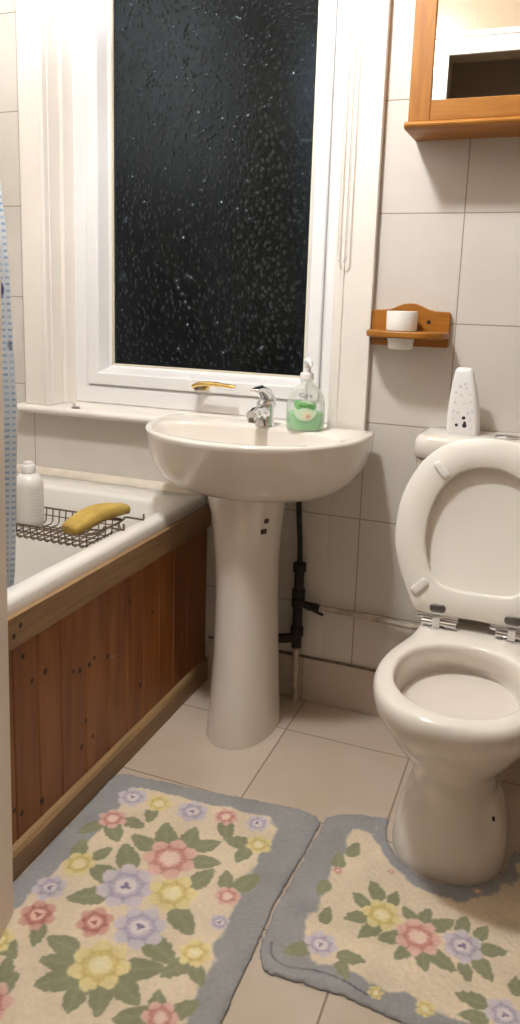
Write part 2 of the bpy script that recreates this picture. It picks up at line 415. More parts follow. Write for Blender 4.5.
# gilt window handle
hz = thing('window_handle', 'gold lever handle on the bottom rail of the dark window', 'handle', (-.313, .092, .852))
bm = BM(); P = rrect(-.335, -.292, .840, .864, .0115); loft(bm, [[(x, .0918, z) for x, z in P], [(x, .083, z) for x, z in P], [(-.3135 + (x + .3135) * .85, .080, .852 + (z - .852) * .85) for x, z in P]])
obj('rosette', bm, M['gold'], hz)
bm = BM(); tube(bm, [(-.316, .0805, .851), (-.316, .052, .851)], [.0105, .0095], 16); obj('spindle', bm, M['dchrome'], hz)
bm = BM(); tube(bm, catmull([(-.327, .056, .853), (-.305, .050, .862), (-.27, .046, .866), (-.23, .047, .864), (-.196, .050, .861)], 5), [.007] * 6 + [.0075] * 8 + [.006] * 5 + [.0055] * 2, 12)
for v in bm.verts: v.co.z = .858 + (v.co.z - .858) * .9
obj('lever', bm, M['gold'], hz)
# little stay peg on the board
sp = thing('stay_peg', 'small tarnished metal peg on the left end of the window sill', 'peg', (-.668, -.026, ZS))
bm = BM(); lathe(bm, [(.014, 0), (.0145, .003), (.010, .005), (.005, .006)], (-.668, -.026, ZS + .0002), 20, 1, .7); obj('base_plate', bm, M['dchrome'], sp)
bm = BM(); lathe(bm, [(.0045, 0), (.0045, .008), (.006, .010), (.004, .013)], (-.674, -.026, ZS + .006), 14); obj('pin', bm, M['bumper'], sp)
# blind chain on the right casing
bc = thing('blind_chain', 'long white beaded chain loop hanging on the right window casing', 'chain', (.117, -.040, 2.118))
bm = BM(); box(bm, .098, .136, -.052, -.0305, 2.07, 2.118); obj('bracket', bm, M['plastic'], bc, bevel=.003, smooth=False)
bm = BM()
pts = [(.1055, -.040, z) for z in np.arange(2.066, 1.215, -.0062)]
pts += [(.117 - .0115 * math.cos(a), -.040, 1.2135 - .0125 * math.sin(a)) for a in np.linspace(.25, PI - .25, 7)]
pts += [(.1285, -.040, z) for z in np.arange(1.215, 2.068, .0062)]
for p in pts: bmesh.ops.create_icosphere(bm, subdivisions=1, radius=.0024, matrix=Matrix.Translation(p))
obj('bead_loop', bm, flat('grey_white_beads', (.62, .60, .57), .4), bc)

# ------------------------------------------------------------------ bath
BX0, BX1, BY0, BY1 = -.958, -.250, -1.665, -.0025
bt = thing('bathtub', 'white bathtub along the left wall behind the wooden panel', 'bathtub', (-.6, -.83, 0))
bm = BM()
N6 = 9
def bl(x0, x1, y0, y1, r, z): return [(x, y, z) for x, y in rrect(x0, x1, y0, y1, r, N6)]
IX0, IX1, IY0, IY1 = -.882, -.302, -1.56, -.128
L = [bl(BX0 + .012, BX1 - .003, BY0, BY1, .012, .5165), bl(BX0, BX1 - .001, BY0, BY1, .012, .518), bl(BX0, BX1, BY0, BY1, .013, .522), bl(BX0, BX1, BY0, BY1, .014, .546), bl(BX0 + .001, BX1 - .004, BY0 + .002, BY1, .016, .5535), bl(BX0 + .006, BX1 - .012, BY0 + .008, BY1 - .004, .018, .557),
     bl(IX0 - .012, IX1 + .014, IY0 - .014, IY1 + .020, .118, .5572), bl(IX0 - .003, IX1 + .004, IY0 - .004, IY1 + .006, .11, .5535), bl(IX0, IX1, IY0, IY1, .105, .545),
     bl(IX0 + .008, IX1 - .008, IY0 + .012, IY1 - .012, .10, .48), bl(IX0 + .035, IX1 - .035, IY0 + .06, IY1 - .05, .10, .30), bl(IX0 + .06, IX1 - .06, IY0 + .11, IY1 - .08, .10, .20), bl(IX0 + .11, IX1 - .11, IY0 + .18, IY1 - .14, .09, .165)]
loft(bm, L, False, True)
obj('tub', bm, M['acrylic'], bt, angle=60)
bm = BM()
for x, y in ((-.34, -.25), (-.86, -.25), (-.34, -1.4), (-.86, -1.4)):
    bm = BM(); box(bm, x - .02, x + .02, y - .02, y + .02, 0.0005, .19); obj('leg', bm, M['dchrome'], bt, smooth=False)
# wooden bath front
bp_ = thing('wooden_surround', 'brown knotty pine tongue-and-groove panel along the side of the bathtub', 'panel', (-.25, -.83, 0))
XP = -.2460
bm = BM()
ed = sorted([-1.66, -1.575, -1.482, -1.39, -1.30, -1.205, -1.115, -1.02, -.93, -.868, -.794, -.718, -.630, -.538, -.452, -.372, -.292, -.212, -.132, -.052, -.004])
for a, c in zip(ed, ed[1:]):
    g = .0022 if abs(c + .538) < 1e-6 or abs(a + .538) < 1e-6 else .0007
    prism(bm, [(XP - .010, a + .0002), (XP - .012, c - .0002), (XP - .003, c - .0002), (XP, c - g - .002), (XP, a + g + .002), (XP - .003, a + .0002)], 'z', .012, .500)
for y, z in [(-.837, .435), (-.812, .373), (-.77, .373), (-.674, .328), (-.65, .319), (-.614, .316), (-.594, .324), (-.541, .304), (-.63, .191), (-.647, .138), (-.603, .139), (-.876, .134), (-.854, .114), (-.789, .098), (-.44, .40), (-.33, .33), (-.39, .16)]:
    r = random.uniform(.005, .0085)
    loft(bm, [[(XP + d, y + r * s * math.cos(a) * .8, z + r * s * math.sin(a)) for a in np.linspace(0, 2 * PI, 12, endpoint=False)] for d, s in ((-.001, 1.05), (.0003, 1.0))], mi=1)
for k in range(9):
    y, z, r = -.515 + random.uniform(-.016, .018), .287 + random.uniform(-.014, .014), random.uniform(.0015, .0045)
    loft(bm, [[(XP + d, y + r * math.cos(a), z + r * math.sin(a) * .7) for a in np.linspace(0, 2 * PI, 9, endpoint=False)] for d in (-.001, .0003)], mi=2)
obj('cladding', bm, [M['clad'], M['knot'], M['scuff']], bp_, smooth=False)
bm = BM(); box(bm, BX1 + .0004, XP + .010, BY0, BY1, .468, .5285)
for y, z in ((-.874, .492), (-.854, .506)):
    loft(bm, [[(XP + d, y + .005 * math.cos(a), z + .0055 * math.sin(a)) for a in np.linspace(0, 2 * PI, 12, endpoint=False)] for d in (.009, .0103)], mi=1)
obj('top_rail', bm, [M['rail'], M['knot']], bp_, smooth=False, bevel=.001)
bm = BM(); prism(bm, [(XP + .0005, .001), (XP + .013, .001), (XP + .013, .050), (XP + .009, .060), (XP + .006, .062), (XP + .0005, .066)], 'y', BY0, BY1)
k_ = obj('skirting_strip', bm, [M['rail'], M['mould']], bp_, angle=20)
for p in k_.data.polygons:
    if p.normal.z > .25: p.material_index = 1
# wire caddy across the bath
cd = thing('bath_caddy', 'tarnished wire rack resting across the bathtub', 'rack', (-.50, -.36, .5585))
CX0, CX1, CY0, CY1, CZ, CB = -.66, -.346, -.445, -.292, .5465, .508
bm = BM(); W_ = .0019
rr_ = [(x, y, CZ) for x, y in rrect(CX0, CX1, CY0, CY1, .02, 4)]; tube(bm, rr_ + [rr_[0], rr_[1]], .0026, 8, False)
rr_ = [(x, y, CZ - .019) for x, y in rrect(CX0 + .002, CX1 - .002, CY0 + .002, CY1 - .002, .02, 4)]; tube(bm, rr_ + [rr_[0], rr_[1]], .0016, 6, False)
obj('rim_wire', bm, M['wire'], cd)
bm = BM()
for x in np.linspace(CX0 + .016, CX1 - .016, 15):
    tube(bm, [(x, CY0, CZ), (x, CY0 + .004, CB + .006), (x, CY0 + .012, CB), (x, CY1 - .012, CB), (x, CY1 - .004, CB + .006), (x, CY1, CZ)], W_, 6)
for y in np.linspace(CY0 + .03, CY1 - .03, 4):
    tube(bm, [(CX0, y, CZ), (CX0 + .004, y, CB + .004), (CX0 + .012, y, CB - .002), (CX1 - .012, y, CB - .002), (CX1 - .004, y, CB + .004), (CX1, y, CZ)], W_, 6)
obj('basket_wire', bm, M['wire'], cd)
for y in (CY0 + .035, CY1 - .022):
    bm = BM(); tube(bm, catmull([(CX1 - .09, y, CZ), (CX1, y, CZ + .004), (CX1 + .015, y, .5602), (-.285, y, .5605), (-.280, y, .5655), (-.2805, y, .575)], 4), .0026, 8); obj('hook_arm', bm, M['wire'], cd)
for y in (CY0 + .035, CY1 - .022):
    bm = BM(); tube(bm, catmull([(CX0 + .06, y, CZ), (CX0, y, CZ + .004), (CX0 - .06, y, .5602), (-.905, y, .5605)], 4), .0026, 8); obj('hook_arm', bm, M['wire'], cd)
# bottle
bo = thing('lotion_bottle', 'white bottle standing in the wire bath rack', 'bottle', (-.603, -.340, .5102))
bm = BM(); lathe(bm, [(.033, 0), (.037, .003), (.0375, .02), (.0375, .108), (.0365, .118), (.031, .128), (.024, .136), (.0165, .139), (.0165, .141)], (-.603, -.340, .5102), 36)
obj('body', bm, M['bottle'], bo, angle=60)
bm = BM(); lathe(bm, [(.0185, .1412), (.0185, .157), (.017, .160), (.0125, .161), (.012, .168)], (-.603, -.340, .5102), 28); obj('cap', bm, M['plastic'], bo)
bm = BM(); n = 14
for z in np.arange(.03, .10, .0085):
    a1 = random.uniform(-.45, -.1)
    loft(bm, [[(-.603 + r * math.cos(a), -.340 + r * math.sin(a), .5102 + zz) for a in np.linspace(a1 - .55, a1 + .25, n)] for r, zz in ((.0377, z), (.0377, z + .0035))], False, False, closed=False)
obj('printed_lines', bm, M['faint'], bo)
# sponge
sg = thing('bath_sponge', 'curved yellow sponge lying on the wire bath rack', 'sponge', (-.375, -.37, .55))
path = catmull([(-.404, -.456, .555), (-.396, -.420, .564), (-.382, -.375, .576), (-.364, -.330, .579), (-.350, -.285, .574)], 6)
bm = BM(); loops = []
np_ = len(path)
for i, p in enumerate(path):
    t = (path[min(i + 1, np_ - 1)] - path[max(i - 1, 0)]).normalized(); s = Vector((t.y, -t.x, 0)).normalized(); u = s.cross(t)
    k = i / (np_ - 1); w = .024 + .010 * math.sin(PI * k); h = .0125 + .006 * math.sin(PI * min(1, k * 1.1))
    if i in (0, np_ - 1): w *= .82; h *= .72
    loops.append([p + s * w * (abs(math.cos(a)) ** .7) * math.copysign(1, math.cos(a)) + u * h * (abs(math.sin(a)) ** .6) * math.copysign(1, math.sin(a)) for a in np.linspace(0, 2 * PI, 20, endpoint=False)])
loft(bm, loops)
so = obj('bath_sponge_body', bm, [M['sponge'], M['sponge_side']], sg, angle=70); so.name = 'foam'
for p in so.data.polygons:
    if p.normal.z < -.35: p.material_index = 1
# shower curtain hanging inside the bath
sc_ = thing('shower_curtain', 'white and blue patterned shower curtain gathered inside the bathtub', 'curtain', (-.35, -.85, 2.06))
bm = BM(); nu, nv = 70, 24; grid = []
for j in range(nv + 1):
    z = .42 + (2.03 - .42) * j / nv; row = []
    for i in range(nu + 1):
        s = i / nu
        y = -.742 - .30 * s + .006 * math.sin(3 * z); x = -.335 - .022 * (1 - math.cos(s * 2 * PI * 6.5)) * .5 - .004 * math.sin(z * 2 + s * 9) + float(np.interp(z, [.54, .88, 1.2, 1.4, 2.03], [0, .019, .012, -.012, -.03])) - (.02 if z < .56 else 0) * max(0, (.56 - z) / .14)
        row.append(bm.verts.new((x, y, z)))
    grid.append(row)
for j in range(nv):
    for i in range(nu): bm.faces.new((grid[j][i], grid[j][i + 1], grid[j + 1][i + 1], grid[j + 1][i]))
cl = obj('cloth', bm, M['curtain'], sc_, autosm=False)
md = cl.modifiers.new('thick', 'SOLIDIFY'); md.thickness = .0012
uvl = cl.data.uv_layers.new(name='UVMap')
for lp in cl.data.loops:
    vi = lp.vertex_index; j, i = divmod(vi, nu + 1); uvl.data[lp.index].uv = (i / nu * .75, (.42 + 1.61 * j / nv))
for k in range(7):
    bm = BM(); y = -.755 - .045 * k
    tube(bm, [(-.345 + .021 * math.cos(a), y, 2.040 + .021 * math.sin(a)) for a in np.linspace(0, 2 * PI, 15)], .002, 6, False); obj('ring', bm, M['plastic'], sc_)
cr = thing('curtain_rail', 'white rail above the bathtub carrying the shower curtain', 'rail', (-.345, -.86, 2.048))
bm = BM(); tube(bm, [(-.345, YF + .006, 2.048), (-.345, -.0055, 2.048)], .011, 16); obj('rod', bm, M['plastic'], cr)
for y in (YF + .0005, -.0065):
    bm = BM(); tube(bm, [(-.345, y, 2.048), (-.345, y + .006, 2.048)], .026, 20); obj('wall_flange', bm, M['plastic'], cr)

# ------------------------------------------------------------------ door
ang = math.atan2(-.971 + 1.715, -.177 - .035); dlen = math.hypot(.744, .212)
door = bpy.data.objects.new('door_1', None); COL.objects.link(door); door['kind'] = 'structure'
door.location = (.035, -1.715, 0); door.rotation_euler = (0, 0, ang); bpy.context.view_layer.update()
R3 = door.matrix_world.copy()
def dobj(name, bm, mat, **k):
    for v in bm.verts: v.co.y -= .0125 * v.co.z          # an old door, hanging a little out of plumb
    bmesh.ops.transform(bm, matrix=R3, verts=bm.verts); return obj(name, bm, mat, door, **k)
bm = BM(); box(bm, 0, dlen, 0, .036, .009, 1.985); dobj('leaf', bm, M['door'], bevel=.002, smooth=False)
for z in (.25, 1.7):
    bm = BM(); tube(bm, [(-.002, -.003, z), (-.002, -.003, z + .09)], .005, 10); dobj('hinge', bm, M['dchrome'])

# ------------------------------------------------------------------ basin and pedestal
BCX, BHW, BYB, BZ = -.0615, .2865, -.0325, .785
sk = thing('pedestal_basin', 'white ceramic pedestal washbasin standing below the dark window', 'washbasin', (-.045, -.2, 0))
def dshape(hw, yb, yf, ys, cx=BCX, n=2.15, m_=40):
    """D outline: straight back at yb, sides to ys, rounded front at yf"""
    pts = []; e = 2 / n
    for t in np.linspace(0, PI, m_):
        c, s = math.cos(t), math.sin(t)
        pts.append((cx + hw * math.copysign(abs(c) ** e, c), ys - (ys - yf) * s ** e))
    left = [(cx - hw, ys + (yb - ys) * k / 5) for k in range(1, 6)]
    back = [(cx - hw + 2 * hw * k / 14, yb) for k in range(1, 14)]
    right = [(cx + hw, yb + (ys - yb) * k / 5) for k in range(0, 5)]
    return pts + left + back + right
NB = 120; CC = (BCX, -.20)
def dl(hw, yf, z, yb=BYB, ys=-.10, cx=BCX, n=2.15): return [(x, y, z) for x, y in radial(dshape(hw, yb, yf, ys, cx, n), (BCX, -.2), NB)]
bm = BM()
def bowl(k, z, c=(BCX, -.2)):
    P = []
    for t in [2 * PI * q / 240 for q in range(240)]:
        cs, sn = math.cos(t), math.sin(t); e = 2 / (2.05 if sn < 0 else 2.6)
        P.append((BCX + .247 * k * math.copysign(abs(cs) ** e, cs), c[1] + ((.160 if sn < 0 else .082) * k * abs(sn) ** e) * (1 if sn > 0 else -1)))
    return [(x, y, z) for x, y in radial(P, c, NB)]
L = [dl(.160, -.280, .6330, BYB - .02, -.12, -.05), dl(.205, -.308, .639, BYB - .005, -.115, -.055), dl(.235, -.330, .652, BYB), dl(.257, -.347, .673, BYB), dl(.2735, -.364, .705), dl(.283, -.377, .745), dl(.284, -.384, .768), dl(.2865, -.387, .778),
     dl(.2855, -.386, .783), dl(.281, -.382, .7855), dl(.272, -.373, .786),
     bowl(1.0, .7853), bowl(.975, .782), bowl(.955, .774), bowl(.90, .745), bowl(.78, .70), bowl(.56, .668), bowl(.25, .656), bowl(.12, .6545)]
loft(bm, L, True, True)
obj('basin', bm, M['ceramic'], sk, angle=75)
bm = BM(); lathe(bm, [(.021, 0), (.021, .0015), (.015, .002), (.013, -.001)], (BCX, -.208, .6552), 24); obj('waste_fitting', bm, M['chrome'], sk)
bm = BM(); L = []
for z, cx, hx, yf, yb in ((.0008, -.0475, .0880, -.324, -.10), (.012, -.0475, .0872, -.324, -.10), (.10, -.0475, .0830, -.313, -.11), (.22, -.0485, .0785, -.292, -.115), (.36, -.0510, .0755, -.282, -.115), (.47, -.0545, .0770, -.279, -.11), (.56, -.0575, .084, -.280, -.10), (.605, -.061, .092, -.283, -.095), (.6322, -.062, .0975, -.284, -.09)):
    pts = []
    for k in range(48):
        a = 2 * PI * k / 48; c, s = math.cos(a), math.sin(a)
        y0 = -.18; ry = (y0 - yf) if s < 0 else (yb - y0)
        pts.append((cx + hx * math.copysign(abs(c) ** (.95 if s < 0 else .55), c), y0 + ry * math.copysign(abs(s) ** (.95 if s < 0 else .55), s), z))
    L.append(pts)
loft(bm, L)
ped = obj('pedestal', bm, M['ceramic'], sk, angle=75)
from mathutils.bvhtree import BVHTree
def on_mesh(o, root, p, d):
    """point of a part's surface met from p along d (world coordinates)"""
    mw_ = root.matrix_world; t = BVHTree.FromPolygons([mw_ @ v.co for v in o.data.vertices], [list(f.vertices) for f in o.data.polygons])
    return t.ray_cast(Vector(p), Vector(d).normalized())
for (x, z, w, h) in ((.0205, .577, .0060, .0060), (.0140, .551, .0078, .0066)):
    bm = BM(); P = rrect(x - w, x + w, z - h, z + h, .002, 3); dirn = Vector((-.34, .94, 0)).normalized(); L = []
    for off_ in (.0012, -.0008):
        L.append([on_mesh(ped, sk, Vector((px, -.25, pz)) - dirn * .8, dirn)[0] - dirn * -off_ for px, pz in P])
    loft(bm, L); obj('brown_mark', bm, flat('brown_mark', (.085, .055, .035), .6), ped)
# tap
tp = thing('mixer_tap', 'chrome lever mixer tap on the back ledge of the washbasin', 'tap', (-.049, -.096, .786))
tx, ty, tz = -.049, -.096, .7862
bm = BM(); lathe(bm, [(.026, 0), (.026, .004), (.0235, .007), (.0225, .03), (.0232, .050), (.0235, .058), (.019, .064)], (tx, ty, tz), 32); obj('body', bm, M['chrome'], tp)
bm = BM(); tube(bm, catmull([(tx, ty - .006, tz + .034), (tx, ty - .045, tz + .040), (tx, ty - .080, tz + .040), (tx, ty - .100, tz + .037)], 5), [.0185] * 5 + [.016] * 5 + [.0138] * 5 + [.0125], 20); spt = obj('spout', bm, M['chrome'], tp)
bm = BM(); tube(bm, [(tx, ty - .090, tz + .032), (tx, ty - .092, tz + .020)], [.0105, .0098], 20); obj('aerator', bm, M['dchrome'], spt)
bm = BM(); path = catmull([(tx, ty + .012, tz + .050), (tx, ty + .012, tz + .068), (tx, ty + .002, tz + .080), (tx, ty - .024, tz + .091), (tx, ty - .054, tz + .098), (tx, ty - .080, tz + .098)], 5); L = []
for i, p in enumerate(path):
    k = i / (len(path) - 1); t = (path[min(i + 1, len(path) - 1)] - path[max(i - 1, 0)]).normalized(); s = Vector((1, 0, 0)); u = s.cross(t)
    w = .0235 - .011 * k; h = .021 * (1 - k) + .004
    L.append([p + s * w * math.cos(a) + u * h * math.sin(a) for a in np.linspace(0, 2 * PI, 18, endpoint=False)])
loft(bm, L); lv = obj('lever', bm, M['chrome'], tp, angle=80)
bm = BM(); tube(bm, [(tx, ty - .030, tz + .094), (tx, ty - .031, tz + .1065)], .0045, 12); obj('indicator', bm, M['spot'], lv)
# soap bottle
sx, sy, sz = .0610, -.104, .7863
sb = thing('soap_dispenser', 'clear pump soap bottle half full of green liquid on the washbasin ledge', 'bottle', (sx, sy, sz), math.radians(18))
Rz = Matrix.Translation((sx, sy, sz)) @ Matrix.Rotation(math.radians(18), 4, 'Z')
def sl_(w, d, z, n=32): return [Rz @ Vector((w * math.copysign(abs(math.cos(a)) ** .8, math.cos(a)), d * math.sin(a), z)) for a in np.linspace(0, 2 * PI, n, endpoint=False)]
prof = [(.041, .0225, 0), (.0455, .0255, .004), (.048, .027, .02), (.0485, .0275, .045), (.047, .0265, .068), (.042, .024, .088), (.034, .021, .102), (.023, .018, .112), (.0155, .0150, .118), (.0150, .0148, .126)]
bm = BM(); loft(bm, [sl_(*p) for p in prof]); sh = obj('shell', bm, M['clear'], sb, angle=80)
bm = BM(); loft(bm, [sl_(w - .0016, d - .0016, z + .0015) for w, d, z in prof[:3]] + [sl_(.0468, .0258, .046)]); obj('green_soap', bm, M['soap'], sb, angle=60)
def on_front(x, z, off):
    w = np.interp(z, [p[2] for p in prof], [p[0] for p in prof]); d = np.interp(z, [p[2] for p in prof], [p[1] for p in prof])
    c = max(-.99, min(.99, x / w)); s = math.sqrt(max(0, 1 - abs(c) ** 2.5)); return Rz @ Vector((x, -d * s - off, z))
def patch(name, outline, mat, off):
    bm = BM(); cx = sum(p[0] for p in outline) / len(outline); cz = sum(p[1] for p in outline) / len(outline)
    loft(bm, [[on_front(cx + (x - cx) * s, cz + (z - cz) * s, off) for x, z in outline] for s in (1, .75, .5, .25)], False, True)
    return obj(name, bm, mat, sh, angle=80)
patch('front_label', [(.028 * math.cos(a) - .001, .052 + .026 * math.sin(a)) for a in np.linspace(0, 2 * PI, 24, endpoint=False)], flat('pale_green_label', (.60, .76, .56), .4), .0005)
patch('green_band', [(-.027, .060), (-.02, .054), (.02, .054), (.026, .060), (.024, .071), (-.004, .073), (-.022, .078), (-.03, .074)], M['green_text'], .0009)
patch('flower_print', [(.012 * math.cos(a) * (1 + .25 * math.cos(5 * a)) + .004, .040 + .011 * math.sin(a) * (1 + .25 * math.cos(5 * a))) for a in np.linspace(0, 2 * PI, 30, endpoint=False)], flat('cream_flower_print', (.78, .72, .48), .4), .0010)
patch('flower_print', [(.005 * math.cos(a) + .006, .038 + .005 * math.sin(a)) for a in np.linspace(0, 2 * PI, 12, endpoint=False)], M['label_pink'], .0014)
face = Matrix.Rotation(math.radians(18), 4, 'Z') @ Matrix.Rotation(PI / 2, 4, 'X')
text_mesh('lettering', 'Care', .0165, M['dark_text'], sh, on_front(-.001, .0895, .0016), face @ Matrix.Rotation(-.22, 4, 'X'))
text_mesh('lettering', 'aloe vera', .0098, flat('dark_green_ink', (.05, .20, .05), .5), sh, on_front(0, .0655, .0022), face)
bm = BM(); lathe(bm, [(.0170, .1265), (.0170, .140), (.0155, .143), (.009, .145), (.0085, .158), (.0105, .159), (.0105, .1645)], (sx, sy, sz), 24); pu = obj('pump_collar', bm, M['plastic'], sb)
bm = BM(); tube(bm, [Rz @ Vector(p) for p in ((-.002, .010, .171), (0, 0, .1715), (.004, -.016, .1715), (.008, -.032, .170), (.0085, -.034, .162))], [.0085, .0105, .0075, .0055, .0045], 14); obj('pump_head', bm, M['plastic'], sb)
bm = BM(); tube(bm, [Rz @ Vector(p) for p in ((0, 0, .116), (0, 0, .048))], .003, 8); obj('dip_tube', bm, M['plastic'], sb)

# ------------------------------------------------------------------ pipes under the basin
wp_ = thing('water_pipe', 'black grimy upright pipe on the wall behind the pedestal', 'pipe', (.040, -.03, 0))
bm = BM(); tube(bm, catmull([(.028, -.024, .640), (.031, -.026, .55), (.038, -.028, .47), (.040, -.027, .40)], 5), .0075, 12); obj('flexible_hose', bm, M['grime'], wp_)
bm = BM(); tube(bm, [(.040, -.028, .40), (.040, -.028, .165)], .0135, 16)
for z in (.385, .31, .285, .20): tube(bm, [(.040 - (.006 if z > .5 else 0), -.028, z), (.040 - (.006 if z > .5 else 0), -.028, z + .022)], .0185 if z < .5 else .012, 10)
obj('lagged_pipe', bm, M['grime'], wp_)
bm = BM(); tube(bm, [(.041, -.028, .165), (.042, -.028, .0008)], .0088, 14); obj('lower_pipe', bm, M['pipe'], wp_)
bm = BM(); tube(bm, [(.040, -.03, .193), (-.01, -.06, .193), (-.06, -.075, .20)], .013, 12); obj('waste_elbow', bm, M['grime'], wp_)
fp = thing('cistern_feed_pipe', 'thin painted pipe with black tap running along the wall to the toilet cistern', 'pipe', (.2, -.022, .283))
bm = BM(); tube(bm, [(.056, -.024, .290), (.090, -.024, .289), (.100, -.024, .288)], [.010, .010, .0075], 12); tube(bm, [(.075, -.026, .289), (.075, -.048, .292)], .007, 10); obj('valve_body', bm, M['grime'], fp)
bm = BM(); tube(bm, [(.071, -.048, .296), (.090, -.049, .289), (.118, -.049, .280)], [.006, .0045, .004], 10); obj('valve_lever', bm, M['black'], fp)
bm = BM(); tube(bm, catmull([(.100, -.024, .288), (.20, -.020, .285), (.33, -.020, .280), (.372, -.022, .284), (.385, -.024, .31), (.386, -.024, .38), (.386, -.026, .4195)], 6), .0068, 12); obj('thin_pipe', bm, M['pipe'], fp)

# ------------------------------------------------------------------ toilet
TX = .520
to = thing('toilet', 'cream ceramic toilet with its seat and lid raised against the cistern', 'toilet', (TX, -.35, 0))
NT = 96
def half_outline(H):
    """H: (half width, y) from the front to the back; smooth closed outline"""
    P = [(TX + x, y, 0) for x, y in H] + [(TX - x, y, 0) for x, y in reversed(H) if x > 1e-6]
    return [(p.x, p.y) for p in catmull(P, 6, True)]
RIM = [(0, -.690), (.055, -.683), (.103, -.658), (.139, -.612), (.159, -.550), (.1625, -.490), (.155, -.430), (.140, -.375), (.126, -.325), (.119, -.27), (.115, -.215), (.060, -.205), (0, -.204)]
def rim_at(k, z, dy=0., kb=None):
    c = -.45; H = [(x * k, c + (y - c) * (k if y < c else (kb or k)) + dy) for x, y in RIM]
    return [(x, y, z) for x, y in radial(half_outline(H), (TX, c), NT)]
def ell(a, yf, yb, z, n=2., cy=None):
    c = (yf + yb) / 2 if cy is None else cy; e = 2 / n; out = []
    poly = [(TX + a * math.copysign(abs(math.cos(t)) ** e, math.cos(t)), c + ((yb - c) if math.sin(t) > 0 else (c - yf)) * math.copysign(abs(math.sin(t)) ** e, math.sin(t))) for t in np.linspace(0, 2 * PI, 120, endpoint=False)]
    return [(x, y, z) for x, y in radial(poly, (TX, max(min(-.45, yb - .02), yf + .02)), NT)]
bm = BM()
L = [ell(.116, -.566, -.215, .0008, 2.5, -.42), ell(.1165, -.566, -.215, .012, 2.5, -.42), ell(.112, -.560, -.22, .05, 2.4, -.42), ell(.101, -.551, -.22, .09, 2.3, -.42), ell(.088, -.545, -.22, .125, 2.2, -.42), ell(.083, -.547, -.22, .155, 2.1, -.42),
     ell(.089, -.562, -.22, .19, 2.1, -.43), ell(.098, -.582, -.22, .23, 2.05, -.44), rim_at(.715, .268, .0), rim_at(.83, .303), rim_at(.925, .333), rim_at(.985, .357), rim_at(1., .374), rim_at(.995, .386), rim_at(.975, .395), rim_at(.945, .399)]
def inn(a, yf, yb, z): return ell(a, yf, yb, z, 2.15)
L += [inn(.131, -.650, -.338, .3992), inn(.127, -.646, -.342, .397), inn(.124, -.643, -.345, .390), inn(.124, -.642, -.340, .372), inn(.122, -.638, -.326, .350), inn(.120, -.630, -.316, .338), inn(.118, -.625, -.315, .328), inn(.112, -.610, -.325, .305), inn(.095, -.575, -.345, .262), inn(.07, -.53, -.36, .22), inn(.03, -.47, -.40, .19)]
loft(bm, L)
pan = obj('pan', bm, M['pan'], to, angle=80)
bm = BM(); loft(bm, [inn(.1165, -.621, -.3165, .3245), inn(.1165, -.621, -.3165, .3255)]); obj('water', bm, M['water'], pan, angle=40)
bm = BM(); p_, n_, _, _ = on_mesh(pan, to, (TX + .40, -.90, .108), (-.325, .43, 0)); tube(bm, [p_ - n_ * .003, p_ + n_ * .002], [.0055, .0045], 14); obj('fixing_bolt', bm, M['grime'], pan)
bm = BM(); tube(bm, catmull([(TX, -.235, .185), (TX, -.15, .185), (TX, -.0125, .185)], 3), [.052] * 3 + [.05] * 3 + [.058], 24); obj('waste_outlet', bm, M['pan'], to)
# cistern
def cis(k, z, g=0.): return [(TX + (x - TX) * k, y, z) for x, y in rrect(TX - .1745 - g, TX + .1745 + g, -.154 - g, -.0035, .035, 7)]
bm = BM(); loft(bm, [cis(.88, .420), cis(.92, .428), cis(.94, .46), cis(.975, .62), cis(1, .752)]); box(bm, TX - .115, TX + .115, -.195, -.05, .385, .4195)
ci = obj('cistern', bm, M['ceramic'], to, angle=50)
bm = BM(); loft(bm, [cis(1, .7545, .004), cis(1, .757, .006), cis(1, .784, .006), cis(1, .797, .004), cis(.985, .805, .0), cis(.955, .8085, -.008)]); cl_ = obj('cistern_lid', bm, M['ceramic'], ci, angle=50)
bm = BM(); lathe(bm, [(.030, 0), (.030, .002), (.026, .004)], (.545, -.088, .8087), 32, 1, .8); obj('button_surround', bm, M['chrome'], cl_)
bm = BM(); lathe(bm, [(.024, .004), (.023, .0055), (.018, .0058)], (.545, -.088, .8087), 32, 1, .8); obj('flush_button', bm, M['dchrome'], cl_)
# seat ring and lid, raised
HY, HZ = -.2585, .4145
V0, V1 = Vector((TX, HY, HZ)), Vector((TX, -.1945, .826))
up = (V1 - V0).normalized(); nrm = Vector((0, -up.z, up.y))     # towards the room
def SP(s, v, t): return V0 + Vector((s, 0, 0)) + up * v + nrm * t
OUT = [(0, .012), (.07, .010), (.122, .012), (.136, .022), (.152, .055), (.172, .10), (.1865, .15), (.190, .20), (.183, .262), (.162, .318), (.125, .370), (.070, .402), (0, .412)]
INN = [(0, .072), (.045, .073), (.078, .080), (.103, .105), (.117, .145), (.1215, .185), (.117, .235), (.101, .282), (.073, .321), (.037, .342), (0, .348)]
def sclosed(H):
    P = [(x, v, 0) for x, v in H] + [(-x, v, 0) for x, v in reversed(H) if x > 1e-6]
    return radial([(p.x, p.y) for p in catmull(P, 6, True)], (0, .19), 120)
o_, i_ = sclosed(OUT), sclosed(INN)
def off(P, d): return [((x * (1 - d / math.hypot(x, v - .19))), .19 + (v - .19) * (1 - d / math.hypot(x, v - .19))) for x, v in P]
T0, T1 = .004, .019            # seat ring from T0 (back) to T1 (front)
def lay(P, t): return [SP(x, v, t) for x, v in P]
bm = BM(); L = [lay(off(o_, .003), T0), lay(o_, T0 + .004), lay(o_, T1 - .004), lay(off(o_, .004), T1), lay(off(i_, -.005), T1 + .001), lay(off(i_, -.001), T1 - .002), lay(i_, T1 - .006), lay(i_, T0 + .003), lay(off(i_, -.004), T0)]
R = loft(bm, L, False, False)
